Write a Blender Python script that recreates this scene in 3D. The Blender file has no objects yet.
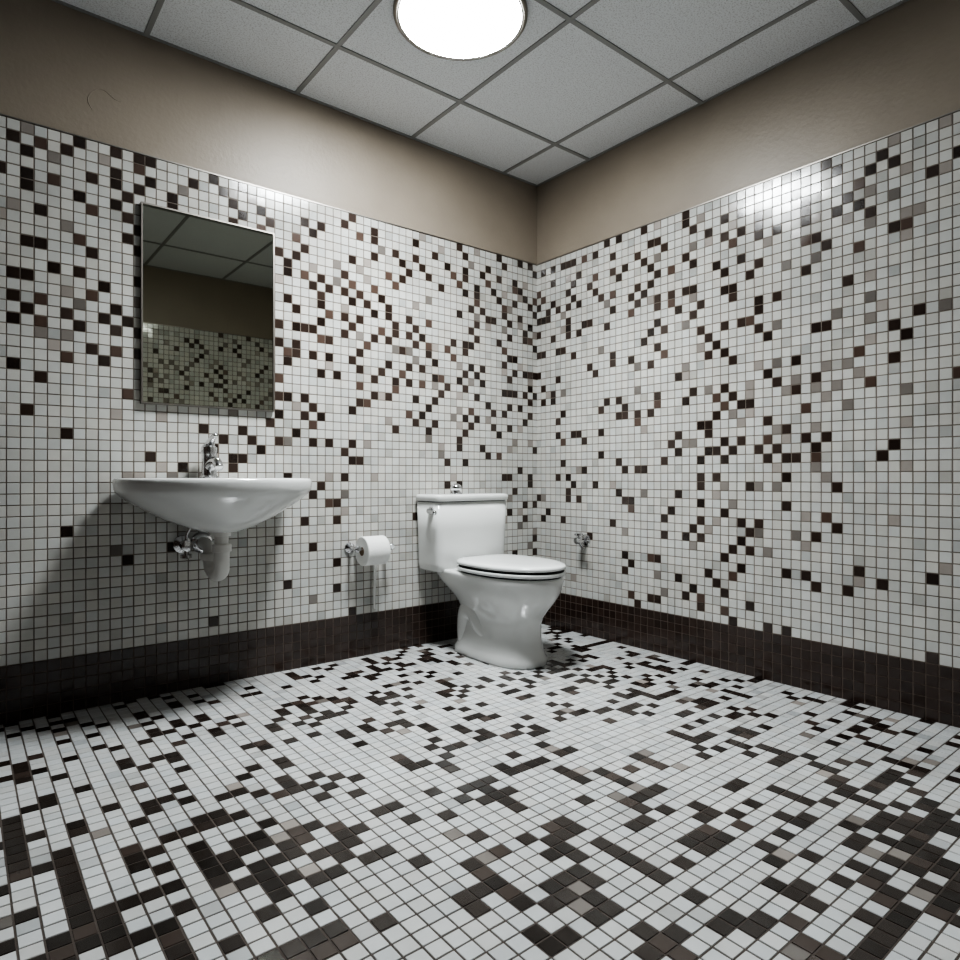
import bpy, math, random
from mathutils import Vector, Matrix
random.seed(7)
scene = bpy.context.scene
COL = scene.collection
CAM_H = 0.85
ZC = 2.57      # ceiling
XL = -3.10     # far side wall (behind-left)
YR = -3.05     # rear wall
PW = 0.0396    # wall tile pitch
PF = 0.0410    # floor tile pitch

# ---------------------------------------------------------------- materials
def new_mat(name):
    m = bpy.data.materials.new(name); m.use_nodes = True
    nt = m.node_tree
    return m, nt, nt.nodes['Principled BSDF']

def simple(name, col, rough=0.5, metal=0.0, bump=0.0, bscale=50, var=0.0, vscale=5, coat=0.0):
    m, nt, b = new_mat(name)
    b.inputs['Base Color'].default_value = (*col, 1)
    b.inputs['Roughness'].default_value = rough
    b.inputs['Metallic'].default_value = metal
    if coat:
        b.inputs['Coat Weight'].default_value = coat
        b.inputs['Coat Roughness'].default_value = 0.05
    tc = nt.nodes.new('ShaderNodeTexCoord')
    if var > 0:
        n = nt.nodes.new('ShaderNodeTexNoise'); n.inputs['Scale'].default_value = vscale
        n.inputs['Detail'].default_value = 6
        nt.links.new(tc.outputs['Object'], n.inputs['Vector'])
        r = nt.nodes.new('ShaderNodeMapRange')
        r.inputs['From Min'].default_value = 0.3; r.inputs['From Max'].default_value = 0.7
        r.inputs['To Min'].default_value = 1 - var; r.inputs['To Max'].default_value = 1 + var * 0.3
        nt.links.new(n.outputs['Fac'], r.inputs['Value'])
        mx = nt.nodes.new('ShaderNodeVectorMath'); mx.operation = 'SCALE'
        mx.inputs[0].default_value = col
        nt.links.new(r.outputs['Result'], mx.inputs['Scale'])
        nt.links.new(mx.outputs['Vector'], b.inputs['Base Color'])
    if bump > 0:
        n = nt.nodes.new('ShaderNodeTexNoise'); n.inputs['Scale'].default_value = bscale
        n.inputs['Detail'].default_value = 8
        nt.links.new(tc.outputs['Object'], n.inputs['Vector'])
        bp = nt.nodes.new('ShaderNodeBump'); bp.inputs['Strength'].default_value = bump
        bp.inputs['Distance'].default_value = 0.01
        nt.links.new(n.outputs['Fac'], bp.inputs['Height'])
        nt.links.new(bp.outputs['Normal'], b.inputs['Normal'])
    return m

def tile_mat(name, r0, r1, dirt, ior=1.5):
    m, nt, b = new_mat(name)
    b.inputs['IOR'].default_value = ior
    at = nt.nodes.new('ShaderNodeAttribute'); at.attribute_name = 'tile_color'
    tc = nt.nodes.new('ShaderNodeTexCoord')
    n = nt.nodes.new('ShaderNodeTexNoise'); n.inputs['Scale'].default_value = 3.0
    n.inputs['Detail'].default_value = 8; n.inputs['Roughness'].default_value = 0.65
    nt.links.new(tc.outputs['Object'], n.inputs['Vector'])
    r = nt.nodes.new('ShaderNodeMapRange')
    r.inputs['From Min'].default_value = 0.3; r.inputs['From Max'].default_value = 0.65
    r.inputs['To Min'].default_value = 1 - dirt; r.inputs['To Max'].default_value = 1.0
    nt.links.new(n.outputs['Fac'], r.inputs['Value'])
    mx = nt.nodes.new('ShaderNodeVectorMath'); mx.operation = 'SCALE'
    nt.links.new(at.outputs['Color'], mx.inputs[0])
    nt.links.new(r.outputs['Result'], mx.inputs['Scale'])
    nt.links.new(mx.outputs['Vector'], b.inputs['Base Color'])
    n2 = nt.nodes.new('ShaderNodeTexNoise'); n2.inputs['Scale'].default_value = 9
    n2.inputs['Detail'].default_value = 5
    nt.links.new(tc.outputs['Object'], n2.inputs['Vector'])
    r2 = nt.nodes.new('ShaderNodeMapRange')
    r2.inputs['From Min'].default_value = 0.3; r2.inputs['From Max'].default_value = 0.7
    r2.inputs['To Min'].default_value = r0; r2.inputs['To Max'].default_value = r1
    nt.links.new(n2.outputs['Fac'], r2.inputs['Value'])
    nt.links.new(r2.outputs['Result'], b.inputs['Roughness'])
    return m

M_WTILE = tile_mat('glazed_wall_tile', 0.10, 0.20, 0.16, 1.65)
M_FTILE = tile_mat('floor_tile', 0.08, 0.22, 0.20, 1.75)
M_GROUTW = simple('grout_wall', (0.23, 0.195, 0.165), 0.9, bump=0.3, bscale=200, var=0.25, vscale=6)
M_GROUTF = simple('grout_floor', (0.11, 0.09, 0.078), 0.85, bump=0.3, bscale=200, var=0.3, vscale=6)
M_GROUTB = simple('grout_base', (0.16, 0.125, 0.105), 0.85)
M_PAINT = simple('beige_paint', (0.345, 0.295, 0.24), 0.45, bump=0.10, bscale=60, var=0.12, vscale=2.5)
M_BOUNCECUT = simple('bounce_cut_paint', (0.07, 0.06, 0.052), 0.5, bump=0.10, bscale=60, var=0.12, vscale=2.5)  # unseen side wall made dark to cut bounce light
M_ADDEDDOOR = simple('added_door_dark', (0.07, 0.05, 0.04), 0.4, var=0.2, vscale=4)  # dark colour of the added door, soaks up bounce light
M_PORC = simple('porcelain', (0.76, 0.765, 0.75), 0.10, coat=0.5)
M_SEAT = simple('seat_plastic', (0.80, 0.81, 0.80), 0.18)
M_GAPSHADE = simple('gap_shade', (0.010, 0.010, 0.010), 0.6)  # near-black filler, paints the shade in toilet gaps
M_CHROME = simple('chrome', (0.72, 0.72, 0.73), 0.13, 1.0)
M_ALU = simple('aluminium', (0.32, 0.30, 0.275), 0.40, 1.0)
M_PVC = simple('white_pvc', (0.72, 0.71, 0.68), 0.35)
M_PAPER = simple('tissue_paper', (0.84, 0.84, 0.82), 0.9, bump=0.15, bscale=120)
M_CARD = simple('cardboard', (0.22, 0.16, 0.11), 0.9)
M_MIRROR = simple('mirror_glass', (0.50, 0.51, 0.44), 0.015, 1.0)
M_TBAR = simple('tbar_enamel_shaded', (0.33, 0.33, 0.325), 0.45)  # grey enamel, with the bars' shadow put into the colour

M_PANEL, nt, b = new_mat('mineral_fibre_panel')
tc = nt.nodes.new('ShaderNodeTexCoord')
n = nt.nodes.new('ShaderNodeTexNoise'); n.inputs['Scale'].default_value = 170; n.inputs['Detail'].default_value = 3
nt.links.new(tc.outputs['Object'], n.inputs['Vector'])
cr = nt.nodes.new('ShaderNodeValToRGB')
cr.color_ramp.elements[0].position = 0.34; cr.color_ramp.elements[0].color = (0.62, 0.62, 0.63, 1)
cr.color_ramp.elements[1].position = 0.50; cr.color_ramp.elements[1].color = (0.82, 0.84, 0.86, 1)
nt.links.new(n.outputs['Fac'], cr.inputs['Fac']); nt.links.new(cr.outputs['Color'], b.inputs['Base Color'])
bp = nt.nodes.new('ShaderNodeBump'); bp.inputs['Strength'].default_value = 0.3; bp.inputs['Distance'].default_value = 0.003
nt.links.new(n.outputs['Fac'], bp.inputs['Height']); nt.links.new(bp.outputs['Normal'], b.inputs['Normal'])
b.inputs['Roughness'].default_value = 0.9

M_LAMP, nt, b = new_mat('lamp_diffuser')
b.inputs['Base Color'].default_value = (0.9, 0.9, 0.9, 1)
b.inputs['Emission Color'].default_value = (0.94, 0.985, 1.0, 1)
b.inputs['Emission Strength'].default_value = 74.0

# ---------------------------------------------------------------- mesh helpers
def mesh_obj(name, verts, faces, mats, parent=None, smooth=False, midx=None):
    me = bpy.data.meshes.new(name); me.from_pydata([tuple(v) for v in verts], [], faces); me.update()
    if not isinstance(mats, (list, tuple)): mats = [mats]
    for m in mats: me.materials.append(m)
    if midx: me.polygons.foreach_set('material_index', midx)
    if smooth: me.polygons.foreach_set('use_smooth', [True] * len(me.polygons))
    o = bpy.data.objects.new(name, me); COL.objects.link(o)
    if parent: o.parent = parent
    return o

def fixn(o):
    import bmesh
    bm = bmesh.new(); bm.from_mesh(o.data)
    bmesh.ops.recalc_face_normals(bm, faces=bm.faces); bm.to_mesh(o.data); bm.free()
    return o

def empty(name, loc=(0, 0, 0)):
    e = bpy.data.objects.new(name, None); e.location = loc; e.empty_display_size = 0.1
    COL.objects.link(e); return e

def box(name, x0, x1, y0, y1, z0, z1, mat, parent=None, bevel=0.0, seg=2):
    v = [(x, y, z) for x in (x0, x1) for y in (y0, y1) for z in (z0, z1)]
    f = [(0, 1, 3, 2), (4, 6, 7, 5), (0, 4, 5, 1), (2, 3, 7, 6), (0, 2, 6, 4), (1, 5, 7, 3)]
    o = fixn(mesh_obj(name, v, f, mat, parent))
    if bevel:
        md = o.modifiers.new('bev', 'BEVEL'); md.width = bevel; md.segments = seg
    return o

def loft(name, rings, mat, parent=None, cap0=True, cap1=True, smooth=True, sub=0):
    n = len(rings[0]); v = []; f = []
    for r in rings: v += r
    for i in range(len(rings) - 1):
        for j in range(n):
            k = (j + 1) % n
            f.append((i * n + j, i * n + k, (i + 1) * n + k, (i + 1) * n + j))
    if cap0:
        c = Vector((0, 0, 0))
        for p in rings[0]: c += Vector(p)
        v.append(tuple(c / n)); ci = len(v) - 1
        for j in range(n): f.append((ci, (j + 1) % n, j))
    if cap1:
        c = Vector((0, 0, 0))
        for p in rings[-1]: c += Vector(p)
        v.append(tuple(c / n)); ci = len(v) - 1; o = (len(rings) - 1) * n
        for j in range(n): f.append((ci, o + j, o + (j + 1) % n))
    ob = fixn(mesh_obj(name, v, f, mat, parent, smooth))
    if sub:
        md = ob.modifiers.new('sub', 'SUBSURF'); md.levels = sub; md.render_levels = sub
    return ob

def egg(cx, z, s0, s1, hw, mid=None, nf=2.2, nb=3.0, N=64):
    """closed ring; s = distance out from the y=0 wall (world y=-s)"""
    if mid is None: mid = s0 + (s1 - s0) * 0.45
    pts = []
    for i in range(N):
        t = 2 * math.pi * i / N; c = math.cos(t); s = math.sin(t)
        if s >= 0: e = nf; b_ = s1 - mid
        else: e = nb; b_ = mid - s0
        x = hw * math.copysign(abs(c) ** (2 / e), c)
        y = mid + b_ * math.copysign(abs(s) ** (2 / e), s)
        pts.append((cx + x, -y, z))
    return pts

def tube(name, path, rad, mat, parent=None, N=20, smoothpath=True):
    pts = [Vector(p) for p in path]
    rads = list(rad) if isinstance(rad, (list, tuple)) else [rad] * len(pts)
    if smoothpath and len(pts) > 2:
        np_, nr = [], []
        for i in range(len(pts) - 1):
            p0 = pts[max(i - 1, 0)]; p1 = pts[i]; p2 = pts[i + 1]; p3 = pts[min(i + 2, len(pts) - 1)]
            for k in range(6):
                t = k / 6
                np_.append(0.5 * ((2 * p1) + (-p0 + p2) * t + (2 * p0 - 5 * p1 + 4 * p2 - p3) * t * t + (-p0 + 3 * p1 - 3 * p2 + p3) * t ** 3))
                nr.append(rads[i] * (1 - t) + rads[i + 1] * t)
        np_.append(pts[-1]); nr.append(rads[-1]); pts, rads = np_, nr
    rings = []; ref = None
    for i, p in enumerate(pts):
        d = (pts[min(i + 1, len(pts) - 1)] - pts[max(i - 1, 0)]).normalized()
        if ref is None:
            ref = Vector((1, 0, 0)) if abs(d.x) < 0.8 else Vector((0, 0, 1))
        a = (ref - d * ref.dot(d)).normalized(); ref = a
        bb = d.cross(a)
        rings.append([tuple(p + (a * math.cos(2 * math.pi * j / N) + bb * math.sin(2 * math.pi * j / N)) * rads[i]) for j in range(N)])
    return loft(name, rings, mat, parent)

def lathe(name, base, axis, prof, mat, parent=None, N=32, smooth=True):
    a = Vector(axis).normalized(); r = Vector((0, 0, 1)) if abs(a.z) < 0.8 else Vector((1, 0, 0))
    u = a.cross(r).normalized(); w = a.cross(u); base = Vector(base)
    rings = [[tuple(base + a * h + (u * math.cos(2 * math.pi * j / N) + w * math.sin(2 * math.pi * j / N)) * rr) for j in range(N)] for rr, h in prof]
    o = loft(name, rings, mat, parent, smooth=smooth)
    if smooth:
        try: o.data.set_sharp_from_angle(angle=math.radians(40))
        except Exception: pass
    return o

# ---------------------------------------------------------------- tile patterns
def bilin(grid, us, vs, u, v):
    def loc(a, x):
        if x <= a[0]: return 0, 0.0
        if x >= a[-1]: return len(a) - 2, 1.0
        for i in range(len(a) - 1):
            if a[i] <= x <= a[i + 1]: return i, (x - a[i]) / (a[i + 1] - a[i])
    i, fu = loc(us, u); j, fv = loc(vs, v)
    g = lambda a, b: grid[a][b]
    return (g(i, j) * (1 - fu) + g(i + 1, j) * fu) * (1 - fv) + (g(i, j + 1) * (1 - fu) + g(i + 1, j + 1) * fu) * fv

HV = [0.3, 0.6, 0.9, 1.2, 1.5, 1.8, 2.1]
LU = [0.1, 0.5, 0.9, 1.3, 1.5, 2.0, 2.25, 2.5]
LG = [[.05, .22, .25, .25, .30, .33, .28],
      [.05, .08, .20, .30, .33, .36, .25],
      [.03, .04, .08, .22, .30, .36, .20],
      [.07, .14, .20, .22, .25, .34, .15],
      [.07, .12, .18, .18, .28, .36, .18],
      [.03, .05, .12, .20, .22, .28, .28],
      [.04, .05, .08, .14, .28, .34, .34],
      [.05, .05, .06, .10, .26, .34, .38]]
RU = [0.0, 0.4, 0.8, 1.2, 1.6, 1.9, 2.1, 3.0]
RG = [[.06, .15, .18, .12, .20, .30, .24],
      [.04, .10, .12, .10, .18, .30, .20],
      [.15, .20, .25, .10, .18, .34, .20],
      [.18, .30, .28, .30, .18, .26, .30],
      [.12, .30, .36, .30, .18, .30, .34],
      [.06, .09, .13, .12, .14, .22, .20],
      [.05, .06, .10, .10, .12, .16, .20],
      [.05, .05, .08, .10, .10, .14, .18]]

WHITE = (0.64, 0.635, 0.605); BROWN = (0.046, 0.031, 0.025); TAUPE = (0.26, 0.235, 0.215)

def pattern(nu, nv, P, dens, taupe, rnd, orth=0.5, diag=2.0, gain=0.85, white=WHITE, brown=BROWN):
    dk = [[False] * nv for _ in range(nu)]; colr = {}
    for j in range(nv):
        for i in range(nu):
            u = (i + .5) * P; v = (j + .5) * P
            p = dens(u, v) * gain
            oo = orth(u, v) if callable(orth) else orth
            o = (i > 0 and dk[i - 1][j]) or (j > 0 and dk[i][j - 1])
            d = (i > 0 and j > 0 and dk[i - 1][j - 1]) or (j > 0 and i < nu - 1 and dk[i + 1][j - 1])
            if o: p *= oo
            elif d: p *= diag
            if rnd.random() < p:
                dk[i][j] = True
                q = rnd.random()
                if q < taupe(u, v): 
                    k = rnd.uniform(0.7, 1.7); colr[i, j] = tuple(c * k for c in TAUPE)
                else:
                    k = rnd.uniform(0.6, 1.4)
                    if rnd.random() < 0.10: k = 2.4
                    colr[i, j] = tuple(c * k for c in brown)
            else:
                k = rnd.uniform(0.92, 1.05)
                if rnd.random() < 0.06: k *= 0.78
                w = rnd.uniform(-0.012, 0.012)
                colr[i, j] = (white[0] * k + w, white[1] * k, white[2] * k - w)
    return colr

def tiles(name, O, U, V, Nn, nu, nv, P, colr, mat, grout, parent=None, gap=0.0030, rnd=random, base=0.0045, lift=0.0014, PV=None):
    if PV is None: PV = P
    O, U, V, Nn = map(Vector, (O, U, V, Nn)); v = []; f = []; mi = []; cols = []
    L, H = nu * P, nv * PV
    q = [O, O + U * L, O + U * L + V * H, O + V * H]
    v += [tuple(p + Nn * base) for p in q] + [tuple(p + Nn * 0.0003) for p in q]
    flip = U.cross(V).dot(Nn) < 0
    def add(idx, m, c):
        f.append(tuple(reversed(idx)) if flip else tuple(idx)); mi.append(m); cols.append(c)
    g = (0.1, 0.1, 0.1)
    add((0, 1, 2, 3), 1, g)
    for a in range(4):
        b_ = (a + 1) % 4; add((a + 4, b_ + 4, b_, a), 1, g)
    bv = 0.0009
    for j in range(nv):
        for i in range(nu):
            c = colr[i, j]
            jx = rnd.uniform(-.0003, .0003); jy = rnd.uniform(-.0003, .0003)
            a0 = i * P + gap / 2 + jx; a1 = (i + 1) * P - gap / 2 + jx
            b0 = j * PV + gap / 2 + jy; b1 = (j + 1) * PV - gap / 2 + jy
            tx = rnd.gauss(0, .00014); ty = rnd.gauss(0, .00014)
            s = len(v)
            for (uu, vv) in ((a0, b0), (a1, b0), (a1, b1), (a0, b1)):
                v.append(tuple(O + U * uu + V * vv + Nn * (base - 0.0005)))
            for (uu, vv, sx, sy) in ((a0 + bv, b0 + bv, -1, -1), (a1 - bv, b0 + bv, 1, -1), (a1 - bv, b1 - bv, 1, 1), (a0 + bv, b1 - bv, -1, 1)):
                v.append(tuple(O + U * uu + V * vv + Nn * (base + lift + sx * tx + sy * ty)))
            add((s + 4, s + 5, s + 6, s + 7), 0, c)
            for a in range(4):
                b_ = (a + 1) % 4; add((s + a, s + b_, s + 4 + b_, s + 4 + a), 0, c)
    o = mesh_obj(name, v, f, [mat, grout], parent, midx=mi)
    at = o.data.attributes.new('tile_color', 'FLOAT_COLOR', 'FACE')
    flat = []
    for c in cols: flat += [max(c[0], 0), max(c[1], 0), max(c[2], 0), 1.0]
    at.data.foreach_set('color', flat)
    return o

# ---------------------------------------------------------------- room shell
T = 0.1
wl = box('wall_left', XL - T, T, 0, T, -0.1, ZC + T, M_PAINT)
wr = box('wall_right', 0, T, YR - T, 0, -0.1, ZC + T, M_PAINT)
wb = box('wall_rear', XL - T, T, YR - T, YR, -0.1, ZC + T, M_PAINT)
ws = box('wall_side', XL - T, XL, YR, 0, -0.1, ZC + T, M_BOUNCECUT)
NU, NV2, NR = 78, 77, 48
r1 = random.Random(11)
def tz(u, v): return 0.14 + (0.12 if v < 1.0 else 0)
def tr(u, v): return min(0.7, 0.16 + max(0, u - 1.2) * 0.5)
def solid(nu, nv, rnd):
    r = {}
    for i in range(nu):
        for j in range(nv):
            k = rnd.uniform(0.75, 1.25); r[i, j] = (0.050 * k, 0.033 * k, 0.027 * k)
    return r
cl = pattern(NU, NR, PW, lambda u, v: bilin(LG, LU, HV, u, v + .2), tz, r1, gain=.78)
cr_ = pattern(NV2, NR, PW, lambda u, v: bilin(RG, RU, HV, u, v + .2), tr, r1, gain=.76)
cb = pattern(NU, NR, PW, lambda u, v: 0.20, lambda u, v: 0.45, r1, brown=(.09, .07, .06))
cs = solid(NV2, NR, r1)  # unseen side wall tiled all dark to cut bounce light
tiles('tile_cladding', (0, 0, .2), (-1, 0, 0), (0, 0, 1), (0, -1, 0), NU, NR, PW, cl, M_WTILE, M_GROUTW, wl, rnd=r1)
tiles('tile_cladding_r', (0, 0, .2), (0, -1, 0), (0, 0, 1), (-1, 0, 0), NV2, NR, PW, cr_, M_WTILE, M_GROUTW, wr, rnd=r1)
tiles('tile_cladding_b', (0, YR, .2), (-1, 0, 0), (0, 0, 1), (0, 1, 0), NU, NR, PW, cb, M_WTILE, M_GROUTW, wb, rnd=r1)
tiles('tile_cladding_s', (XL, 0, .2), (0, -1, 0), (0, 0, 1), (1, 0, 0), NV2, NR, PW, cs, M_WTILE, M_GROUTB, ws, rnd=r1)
for nm, O, U, N_, nn in (('baseboard_left', (0, 0, 0), (-1, 0, 0), (0, -1, 0), NU), ('baseboard_right', (0, 0, 0), (0, -1, 0), (-1, 0, 0), NV2),
                     ('baseboard_rear', (0, YR, 0), (-1, 0, 0), (0, 1, 0), NU), ('baseboard_side', (XL, 0, 0), (0, -1, 0), (1, 0, 0), NV2)):
    tiles(nm, O, U, (0, 0, 1), N_, nn, 5, PW, solid(nn, 5, r1), M_WTILE, M_GROUTB, rnd=r1, base=0.006, PV=0.04, gap=.0028)
ZT = 0.2 + NR * PW
box('trim_1', XL, 0, -0.008, 0, ZT, ZT + .005, M_ALU)
box('trim_2', -0.008, 0, YR, -0.008, ZT, ZT + .005, M_ALU)
box('trim_3', XL, 0, YR, YR + 0.008, ZT, ZT + .005, M_ALU)
box('trim_4', XL, XL + 0.008, YR + 0.008, -0.008, ZT, ZT + .005, M_ALU)
# unseen door added to the rear wall, dark to cut bounce light
dr = empty('added_dark_door')
box('leaf', -2.72, -1.82, YR + .0085, YR + .030, .006, 2.04, M_ADDEDDOOR, dr)
box('jamb_l', -2.78, -2.72, YR + .0085, YR + .045, 0.001, 2.10, M_ALU, dr)
box('jamb_r', -1.82, -1.76, YR + .0085, YR + .045, 0.001, 2.10, M_ALU, dr)
box('head', -2.72, -1.82, YR + .0085, YR + .045, 2.04, 2.10, M_ALU, dr)
lathe('handle_rose', (-1.90, YR + .030, 1.0), (0, 1, 0), [(.026, 0), (.026, .006), (.010, .008), (.010, .045)], M_CHROME, dr)
tube('handle_lever', [(-1.90, YR + .07, 1.0), (-1.96, YR + .074, 1.0), (-2.02, YR + .07, 1.0)], [.010, .009, .008], M_CHROME, dr)

# floor
fl = box('floor', XL - T, T, YR - T, T, -0.12, -0.0065, M_GROUTF)
def fd(u, v):
    x, y = -u, -v
    d = 0.225
    d += 0.20 * math.exp(-((x + 2.65) ** 2 + (y + 1.15) ** 2) / 0.16)
    d += 0.50 * math.exp(-((x + 0.95) ** 2 + (y + 2.45) ** 2) / 0.12)
    d += 0.14 * math.exp(-((x + 0.3) ** 2 + (y + 0.8) ** 2) / 0.5)
    d += 0.07 * math.sin(u * 5.1 + v * 2.3) * math.sin(v * 4.7 - u * 1.9)
    return max(0.09, d)
def forth(u, v):
    near = math.hypot(-u + 2.668, -v + 2.793)
    return 0.9 if near > 2.4 else 1.9 - 1.0 * max(0, near - 1.2) / 1.2
rf = random.Random(45)
NFU, NFV = 76, 75
cf = pattern(NFU, NFV, PF, fd, lambda u, v: 0.06, rf, orth=forth, diag=1.4, gain=0.88, white=(0.69, 0.70, 0.70), brown=(0.034, 0.025, 0.021))
tiles('floor_tiles', (0, 0, -0.0059), (-1, 0, 0), (0, -1, 0), (0, 0, 1), NFU, NFV, PF, cf, M_FTILE, M_GROUTF, fl, rnd=rf, gap=0.0032)

# ceiling : panels + T-bar grid
GX0, GXP, GY0, GYP = -0.265, 0.61, -0.411, 0.684
xs = [0.0] + [GX0 - GXP * k for k in range(5)] + [XL]
ys = [0.0] + [GY0 - GYP * k for k in range(4)] + [YR]
ce = box('ceiling', XL - T, T, YR - T, T, ZC + 0.02, ZC + 0.12, M_PANEL)
v = []; f = []
for i in range(len(xs) - 1):
    for j in range(len(ys) - 1):
        g = 0.006
        x0, x1, y0, y1 = xs[i + 1] + g, xs[i] - g, ys[j + 1] + g, ys[j] - g
        s = len(v)
        v += [(x0, y0, ZC), (x1, y0, ZC), (x1, y1, ZC), (x0, y1, ZC), (x0, y0, ZC + .019), (x1, y0, ZC + .019), (x1, y1, ZC + .019), (x0, y1, ZC + .019)]
        f += [(s, s + 3, s + 2, s + 1)] + [(s + a, s + (a + 1) % 4, s + 4 + (a + 1) % 4, s + 4 + a) for a in range(4)]
fixn(mesh_obj('ceiling_panels', v, f, M_PANEL, ce))
k = 0
for x in xs[1:-1]:
    k += 1; box(f'tbar_{k}', x - .010, x + .010, YR, 0, ZC - .004, ZC + .01, M_TBAR, ce)
for y in ys[1:-1]:
    k += 1; box(f'tbar_{k}', XL, 0, y - .010, y + .010, ZC - .0045, ZC + .01, M_TBAR, ce)
for nm, a in (('edge_1', (XL, 0, -.012, 0)), ('edge_2', (-.012, 0, YR, 0)), ('edge_3', (XL, 0, YR, YR + .012)), ('edge_4', (XL, XL + .012, YR, 0))):
    box(nm, *a, ZC - .005, ZC + .01, M_TBAR, ce)

tube('paint_crack', [(-2.275, -.0003, 2.215), (-2.29, -.0003, 2.25), (-2.275, -.0003, 2.285), (-2.24, -.0003, 2.305), (-2.205, -.0003, 2.285), (-2.18, -.0003, 2.28)], [.0006, .0014, .0010, .0016, .0012, .0006], M_PAINT, wl, N=6)

# ---------------------------------------------------------------- ceiling light
LX, LY = -1.213, -0.862
cl_ = empty('ceiling_light', (0, 0, 0))
lathe('housing_ring', (LX, LY, ZC - .0045), (0, 0, -1), [(.210, 0), (.248, 0), (.248, .010), (.243, .017), (.236, .019), (.231, .016), (.210, .015)], M_ALU, cl_, N=64)
R = .231
lathe('diffuser', (LX, LY, ZC - .0045), (0, 0, -1), [(R, .014), (R * .97, .0165), (R * .85, .0195), (R * .6, .022), (R * .3, .0235), (R * .05, .024)], M_LAMP, cl_, N=64)
# the lamp's downward beam
ld = bpy.data.lights.new('lamp_beam', 'AREA'); ld.shape = 'DISK'; ld.size = 0.40
ld.energy = 15; ld.spread = math.radians(115); ld.color = (0.94, 0.985, 1.0)
lo = bpy.data.objects.new('lamp_beam', ld); COL.objects.link(lo); lo.parent = cl_
lo.location = (LX, LY, ZC - .036)

# ---------------------------------------------------------------- mirror
mi = empty('wall_mirror')
X0, X1, Z0, Z1 = -2.116, -1.592, 1.137, 1.912
box('backing', X0, X1, -.022, -.0075, Z0, Z1, M_ALU, mi)
w = .006
mesh_obj('glass', [(X0 + w, -.0226, Z0 + w), (X1 - w, -.0226, Z0 + w), (X1 - w, -.0226, Z1 - w), (X0 + w, -.0226, Z1 - w)], [(0, 1, 2, 3)], M_MIRROR, mi)
box('frame_bottom', X0, X1, -.026, -.022, Z0, Z0 + w, M_ALU, mi)
box('frame_top', X0, X1, -.026, -.022, Z1 - w, Z1, M_ALU, mi)
box('frame_l', X0, X0 + w, -.026, -.022, Z0 + w, Z1 - w, M_ALU, mi)
box('frame_r', X1 - w, X1, -.026, -.022, Z0 + w, Z1 - w, M_ALU, mi)

# ---------------------------------------------------------------- sink
sk = empty('wall_mounted_sink')
SX = -1.870; W0 = .0085; KX = .955
rings = []
for z, hw, s0, s1, m in [(.640, .035, .16, .24, .20), (.646, .075, .11, .28, .20), (.665, .135, .05, .325, .19), (.695, .205, W0, .37, .17), (.730, .27, W0, .405, .16),
                         (.760, .322, W0, .435, .16), (.783, .352, W0, .455, .16), (.797, .366, W0, .466, .16), (.808, .371, W0, .470, .16), (.832, .374, W0, .472, .16), (.842, .373, W0, .471, .16),
                         (.848, .368, W0 + .003, .467, .16), (.850, .358, W0 + .008, .460, .16)]:
    rings.append(egg(SX, z, s0, s1, hw * KX, m, 2.15, 4.5 if z > .68 else 2.6))
for z, hw, s0, s1, m in [(.849, .335, .125, .440, .22), (.844, .322, .132, .430, .22), (.824, .305, .14, .418, .23), (.780, .26, .15, .39, .23), (.735, .19, .165, .34, .23), (.705, .11, .18, .28, .22), (.695, .03, .2, .24, .22)]:
    rings.append(egg(SX, z, s0, s1, hw * KX, m, 2.2, 2.6))
loft('basin', rings, M_PORC, sk)
lathe('drain', (SX, -.22, .696), (0, 0, 1), [(.022, 0), (.022, .003), (.017, .004), (.012, .002)], M_CHROME, sk)
FX, FY = SX - .010, -.075
lathe('faucet_base', (FX, FY, .849), (0, 0, 1), [(.036, 0), (.036, .006), (.030, .012), (.028, .05), (.028, .095), (.031, .105), (.030, .125), (.018, .135)], M_CHROME, sk)
tube('faucet_spout', [(FX, FY, .890), (FX, FY - .05, .912), (FX, FY - .10, .912), (FX, FY - .128, .888)], [.023, .020, .018, .016], M_CHROME, sk)
tube('faucet_lever', [(FX, FY, .975), (FX + .002, FY - .012, .992), (FX, FY - .05, 1.008), (FX - .002, FY - .095, 1.018)], [.024, .016, .011, .009], M_CHROME, sk)
lathe('tailpiece', (SX, -.20, .645), (0, 0, -1), [(.034, 0), (.034, .018), (.026, .02), (.026, .05), (.036, .051), (.037, .078), (.030, .080), (.028, .10)], M_PVC, sk)
tube('p_trap', [(SX, -.20, .57), (SX, -.20, .525), (SX + .002, -.185, .488), (SX - .002, -.145, .475), (SX - .008, -.108, .495), (SX - .012, -.095, .535), (SX - .014, -.088, .565), (SX - .016, -.06, .585), (SX - .018, -.008, .588)], [.029, .029, .030, .030, .030, .027, .024, .023, .023], M_PVC, sk)
lathe('trap_nut', (SX - .013, -.095, .525), (0, 0, 1), [(.034, 0), (.036, .003), (.036, .024), (.034, .027)], M_PVC, sk)
lathe('escutcheon', (SX - .018, -.0065, .588), (0, -1, 0), [(.045, 0), (.043, .006), (.030, .014), (.024, .016)], M_CHROME, sk)
VX, VZ = -1.965, .585
lathe('stop_flange', (VX, -.0065, VZ), (0, -1, 0), [(.036, 0), (.034, .006), (.018, .012), (.014, .014), (.014, .05), (.022, .052), (.022, .082), (.013, .084)], M_CHROME, sk)
lathe('stop_handle', (VX, -.066, VZ - .02), (0, 0, -1), [(.008, 0), (.008, .014), (.021, .016), (.021, .028), (.012, .032)], M_CHROME, sk)
tube('supply_hose', [(VX, -.066, VZ + .01), (VX + .005, -.07, VZ + .05), (VX + .03, -.085, VZ + .10), (VX + .06, -.09, VZ + .15)], .006, M_CHROME, sk)

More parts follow.
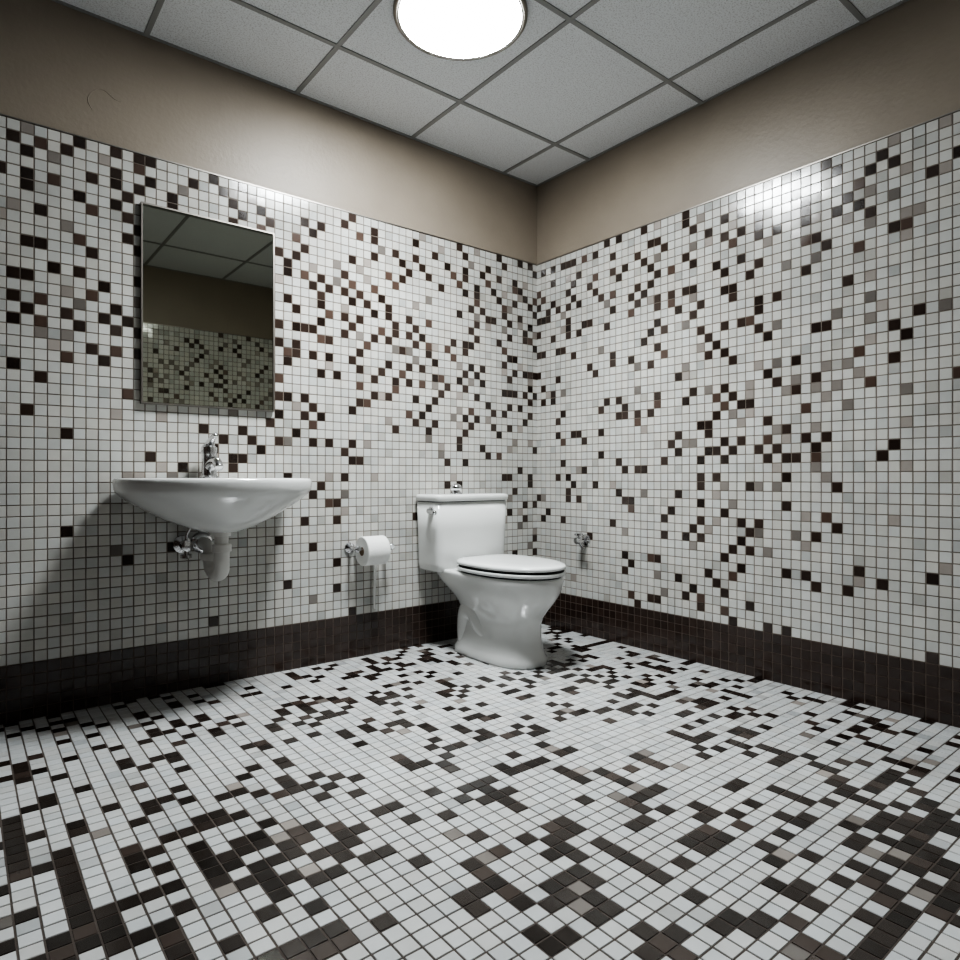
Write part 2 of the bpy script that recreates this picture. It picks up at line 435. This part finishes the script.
# ---------------------------------------------------------------- toilet paper holder
tp = empty('toilet_paper_holder')
TX, TZ, TY = -1.145, .522, -.085
for s_, nm in ((-1, 'l'), (1, 'r')):
    x = TX + s_ * .080 + (.018 if s_ > 0 else 0)
    lathe('post_flange_' + nm, (x, -.0065, TZ), (0, -1, 0), [(.026, 0), (.025, .006), (.016, .012), (.010, .016), (.010, .07), (.015, .075), (.016, .09), (.010, .097)], M_CHROME, tp)
tube('rod', [(TX - .080, TY, TZ), (TX + .098, TY, TZ)], .008, M_CHROME, tp)
RR = .068; HW = .058
lathe('paper_roll', (TX - HW, TY - .002, TZ - .012), (1, 0, 0), [(.021, .004), (.0215, 0), (RR - .003, 0), (RR, .003), (RR, 2 * HW - .003), (RR - .003, 2 * HW), (.0215, 2 * HW), (.021, 2 * HW - .004)], M_PAPER, tp, N=48)
lathe('cardboard_core', (TX - HW - .0006, TY - .002, TZ - .012), (1, 0, 0), [(.0205, 0), (.0205, 2 * HW + .0012)], M_CARD, tp, N=32)
# loose tail of paper, torn, hanging from the back of the roll
sh = []; fs = []
for k_ in range(14):
    t = k_ / 13
    z = TZ - .012 - t * .29; w1 = .013 * (1 - .55 * t)
    yb = TY + RR - .001 - .006 * t + .003 * math.sin(t * 7)
    xx = TX + HW - .008 + .004 * math.sin(t * 6)
    sh += [(xx - w1, yb, z), (xx + w1 * .6, yb + .002, z)]
for k_ in range(13): fs.append((2 * k_, 2 * k_ + 1, 2 * k_ + 3, 2 * k_ + 2))
so = mesh_obj('torn_strip', sh, fs, M_PAPER, tp, True)
md = so.modifiers.new('s', 'SOLIDIFY'); md.thickness = .0006

# ---------------------------------------------------------------- toilet
to = empty('toilet')
CX = -.638
body = []
for z, s0, s1, hw, m, nf, nb in [
    (.000, .165, .674, .136, .40, 2.7, 3.6), (.006, .160, .679, .140, .40, 2.7, 3.6), (.030, .162, .677, .139, .40, 2.7, 3.6), (.042, .170, .668, .132, .40, 2.7, 3.6),
    (.080, .175, .660, .124, .41, 2.5, 3.4), (.130, .180, .654, .117, .42, 2.4, 3.2), (.180, .180, .656, .115, .44, 2.3, 3.0), (.215, .175, .670, .120, .45, 2.2, 3.0),
    (.250, .160, .697, .137, .47, 2.15, 2.9), (.285, .130, .728, .157, .48, 2.1, 2.9), (.315, .090, .750, .173, .48, 2.1, 3.0), (.345, .050, .765, .184, .48, 2.1, 3.2), (.375, .035, .774, .190, .48, 2.1, 3.5),
    (.393, .030, .777, .193, .48, 2.1, 3.6), (.401, .032, .775, .192, .48, 2.1, 3.6), (.406, .040, .768, .186, .48, 2.1, 3.6)]:
    body.append(egg(CX, z, s0, s1, hw, m, nf, nb))
loft('bowl_and_pedestal', body, M_PORC, to)
for sd in (-1, 1):
    tube('trapway_' + ('l' if sd < 0 else 'r'), [(CX + sd * .045, -.57, .22), (CX + sd * .058, -.51, .14), (CX + sd * .064, -.44, .11), (CX + sd * .067, -.38, .15), (CX + sd * .069, -.33, .21), (CX + sd * .067, -.27, .20), (CX + sd * .064, -.25, .12), (CX + sd * .064, -.25, .05)],
         [.045, .050, .054, .058, .060, .060, .058, .055], M_PORC, to)
    lathe('bolt_cap_' + ('l' if sd < 0 else 'r'), (CX + sd * .118, -.40, .030), (0, 0, 1), [(.014, 0), (.014, .006), (.010, .014), (.003, .017)], M_PORC, to)
def ringset(rs): return [egg(CX, z, s0, s1, hw, .47, 2.1, 3.0) for z, s0, s1, hw in rs]
loft('seat_gap_shade', ringset([(.404, .250, .766, .186), (.4155, .250, .766, .186)]), M_GAPSHADE, to)  # black slab, painted shade between bowl and seat
loft('seat', ringset([(.414, .240, .778, .194), (.416, .234, .784, .200), (.428, .232, .786, .202), (.432, .236, .782, .198)]), M_SEAT, to)
loft('lid_gap_shade', ringset([(.431, .243, .779, .196), (.4445, .243, .779, .196)]), M_GAPSHADE, to)  # black slab, painted shade line between seat and lid
loft('lid', ringset([(.4425, .240, .780, .196), (.445, .233, .787, .202), (.454, .232, .788, .203), (.461, .238, .782, .197), (.465, .262, .757, .174), (.467, .33, .68, .10)]), M_SEAT, to)
for sd in (-1, 1):
    lathe('hinge_' + ('l' if sd < 0 else 'r'), (CX + sd * .075 - .022, -.236, .438), (1, 0, 0), [(.010, 0), (.013, .002), (.013, .042), (.010, .044)], M_SEAT, to)
def tk(z, hw, s0, s1, n=9.0): return egg(CX, z, s0, s1, hw, (s0 + s1) / 2, n, n, N=96)
loft('tank', [tk(.385, .170, .04, .175), tk(.389, .200, .022, .200), tk(.400, .214, .016, .209), tk(.43, .218, .014, .211), tk(.60, .223, .013, .215), tk(.732, .227, .012, .219)], M_PORC, to)
loft('tank_gap_shade', [tk(.730, .222, .014, .214), tk(.738, .222, .014, .214)], M_GAPSHADE, to)  # black slab, painted shade under the tank lid
loft('tank_lid', [tk(.736, .226, .0085, .222), tk(.739, .232, .0085, .227), tk(.758, .233, .0085, .229), tk(.766, .229, .0095, .225), tk(.770, .217, .018, .213), tk(.771, .15, .06, .16)], M_PORC, to)
lx = CX - .225
lathe('lever_hub', (lx, -.165, .690), (-1, 0, 0), [(.020, 0), (.020, .008), (.013, .012), (.012, .024), (.005, .026)], M_CHROME, to)
tube('lever_arm', [(lx - .020, -.165, .690), (lx - .026, -.195, .688), (lx - .026, -.228, .684)], [.010, .0085, .011], M_CHROME, to)
lathe('flush_button', (CX - .03, -.10, .770), (0, 0, 1), [(.032, 0), (.032, .005), (.022, .009), (.021, .014), (.028, .020), (.030, .032), (.026, .043), (.014, .050), (.003, .052)], M_CHROME, to)

# ---------------------------------------------------------------- chrome stop valve on the right wall
vv = empty('water_stop_valve')
Y, Z = -.39, .515
lathe('flange', (-.0065, Y, Z), (-1, 0, 0), [(.032, 0), (.030, .006), (.015, .011), (.011, .013), (.011, .05), (.018, .052), (.018, .078), (.011, .080)], M_CHROME, vv)
lathe('handle', (-.065, Y, Z + .012), (0, 0, 1), [(.009, 0), (.009, .014), (.022, .016), (.022, .026), (.012, .030)], M_CHROME, vv)
tube('outlet', [(-.065, Y, Z - .005), (-.065, Y - .02, Z - .03), (-.06, Y - .03, Z - .045)], .008, M_CHROME, vv)

# ---------------------------------------------------------------- world, view & camera
wd = bpy.data.worlds.new('world'); scene.world = wd; wd.use_nodes = True
wd.node_tree.nodes['Background'].inputs['Color'].default_value = (0.02, 0.02, 0.02, 1)
scene.view_settings.view_transform = 'AgX'
try: scene.view_settings.look = 'AgX - High Contrast'
except Exception as e: print(e)

cam = bpy.data.cameras.new('camera'); co = bpy.data.objects.new('camera', cam); COL.objects.link(co)
cam.sensor_width = 36; cam.lens = 653 / 960 * 36; cam.shift_y = -0.002; cam.clip_start = 0.03
co.location = (-2.668, -2.793, CAM_H)
yaw = math.radians(51.3) - math.pi / 2
co.rotation_euler = (math.pi / 2, 0, yaw)
scene.camera = co
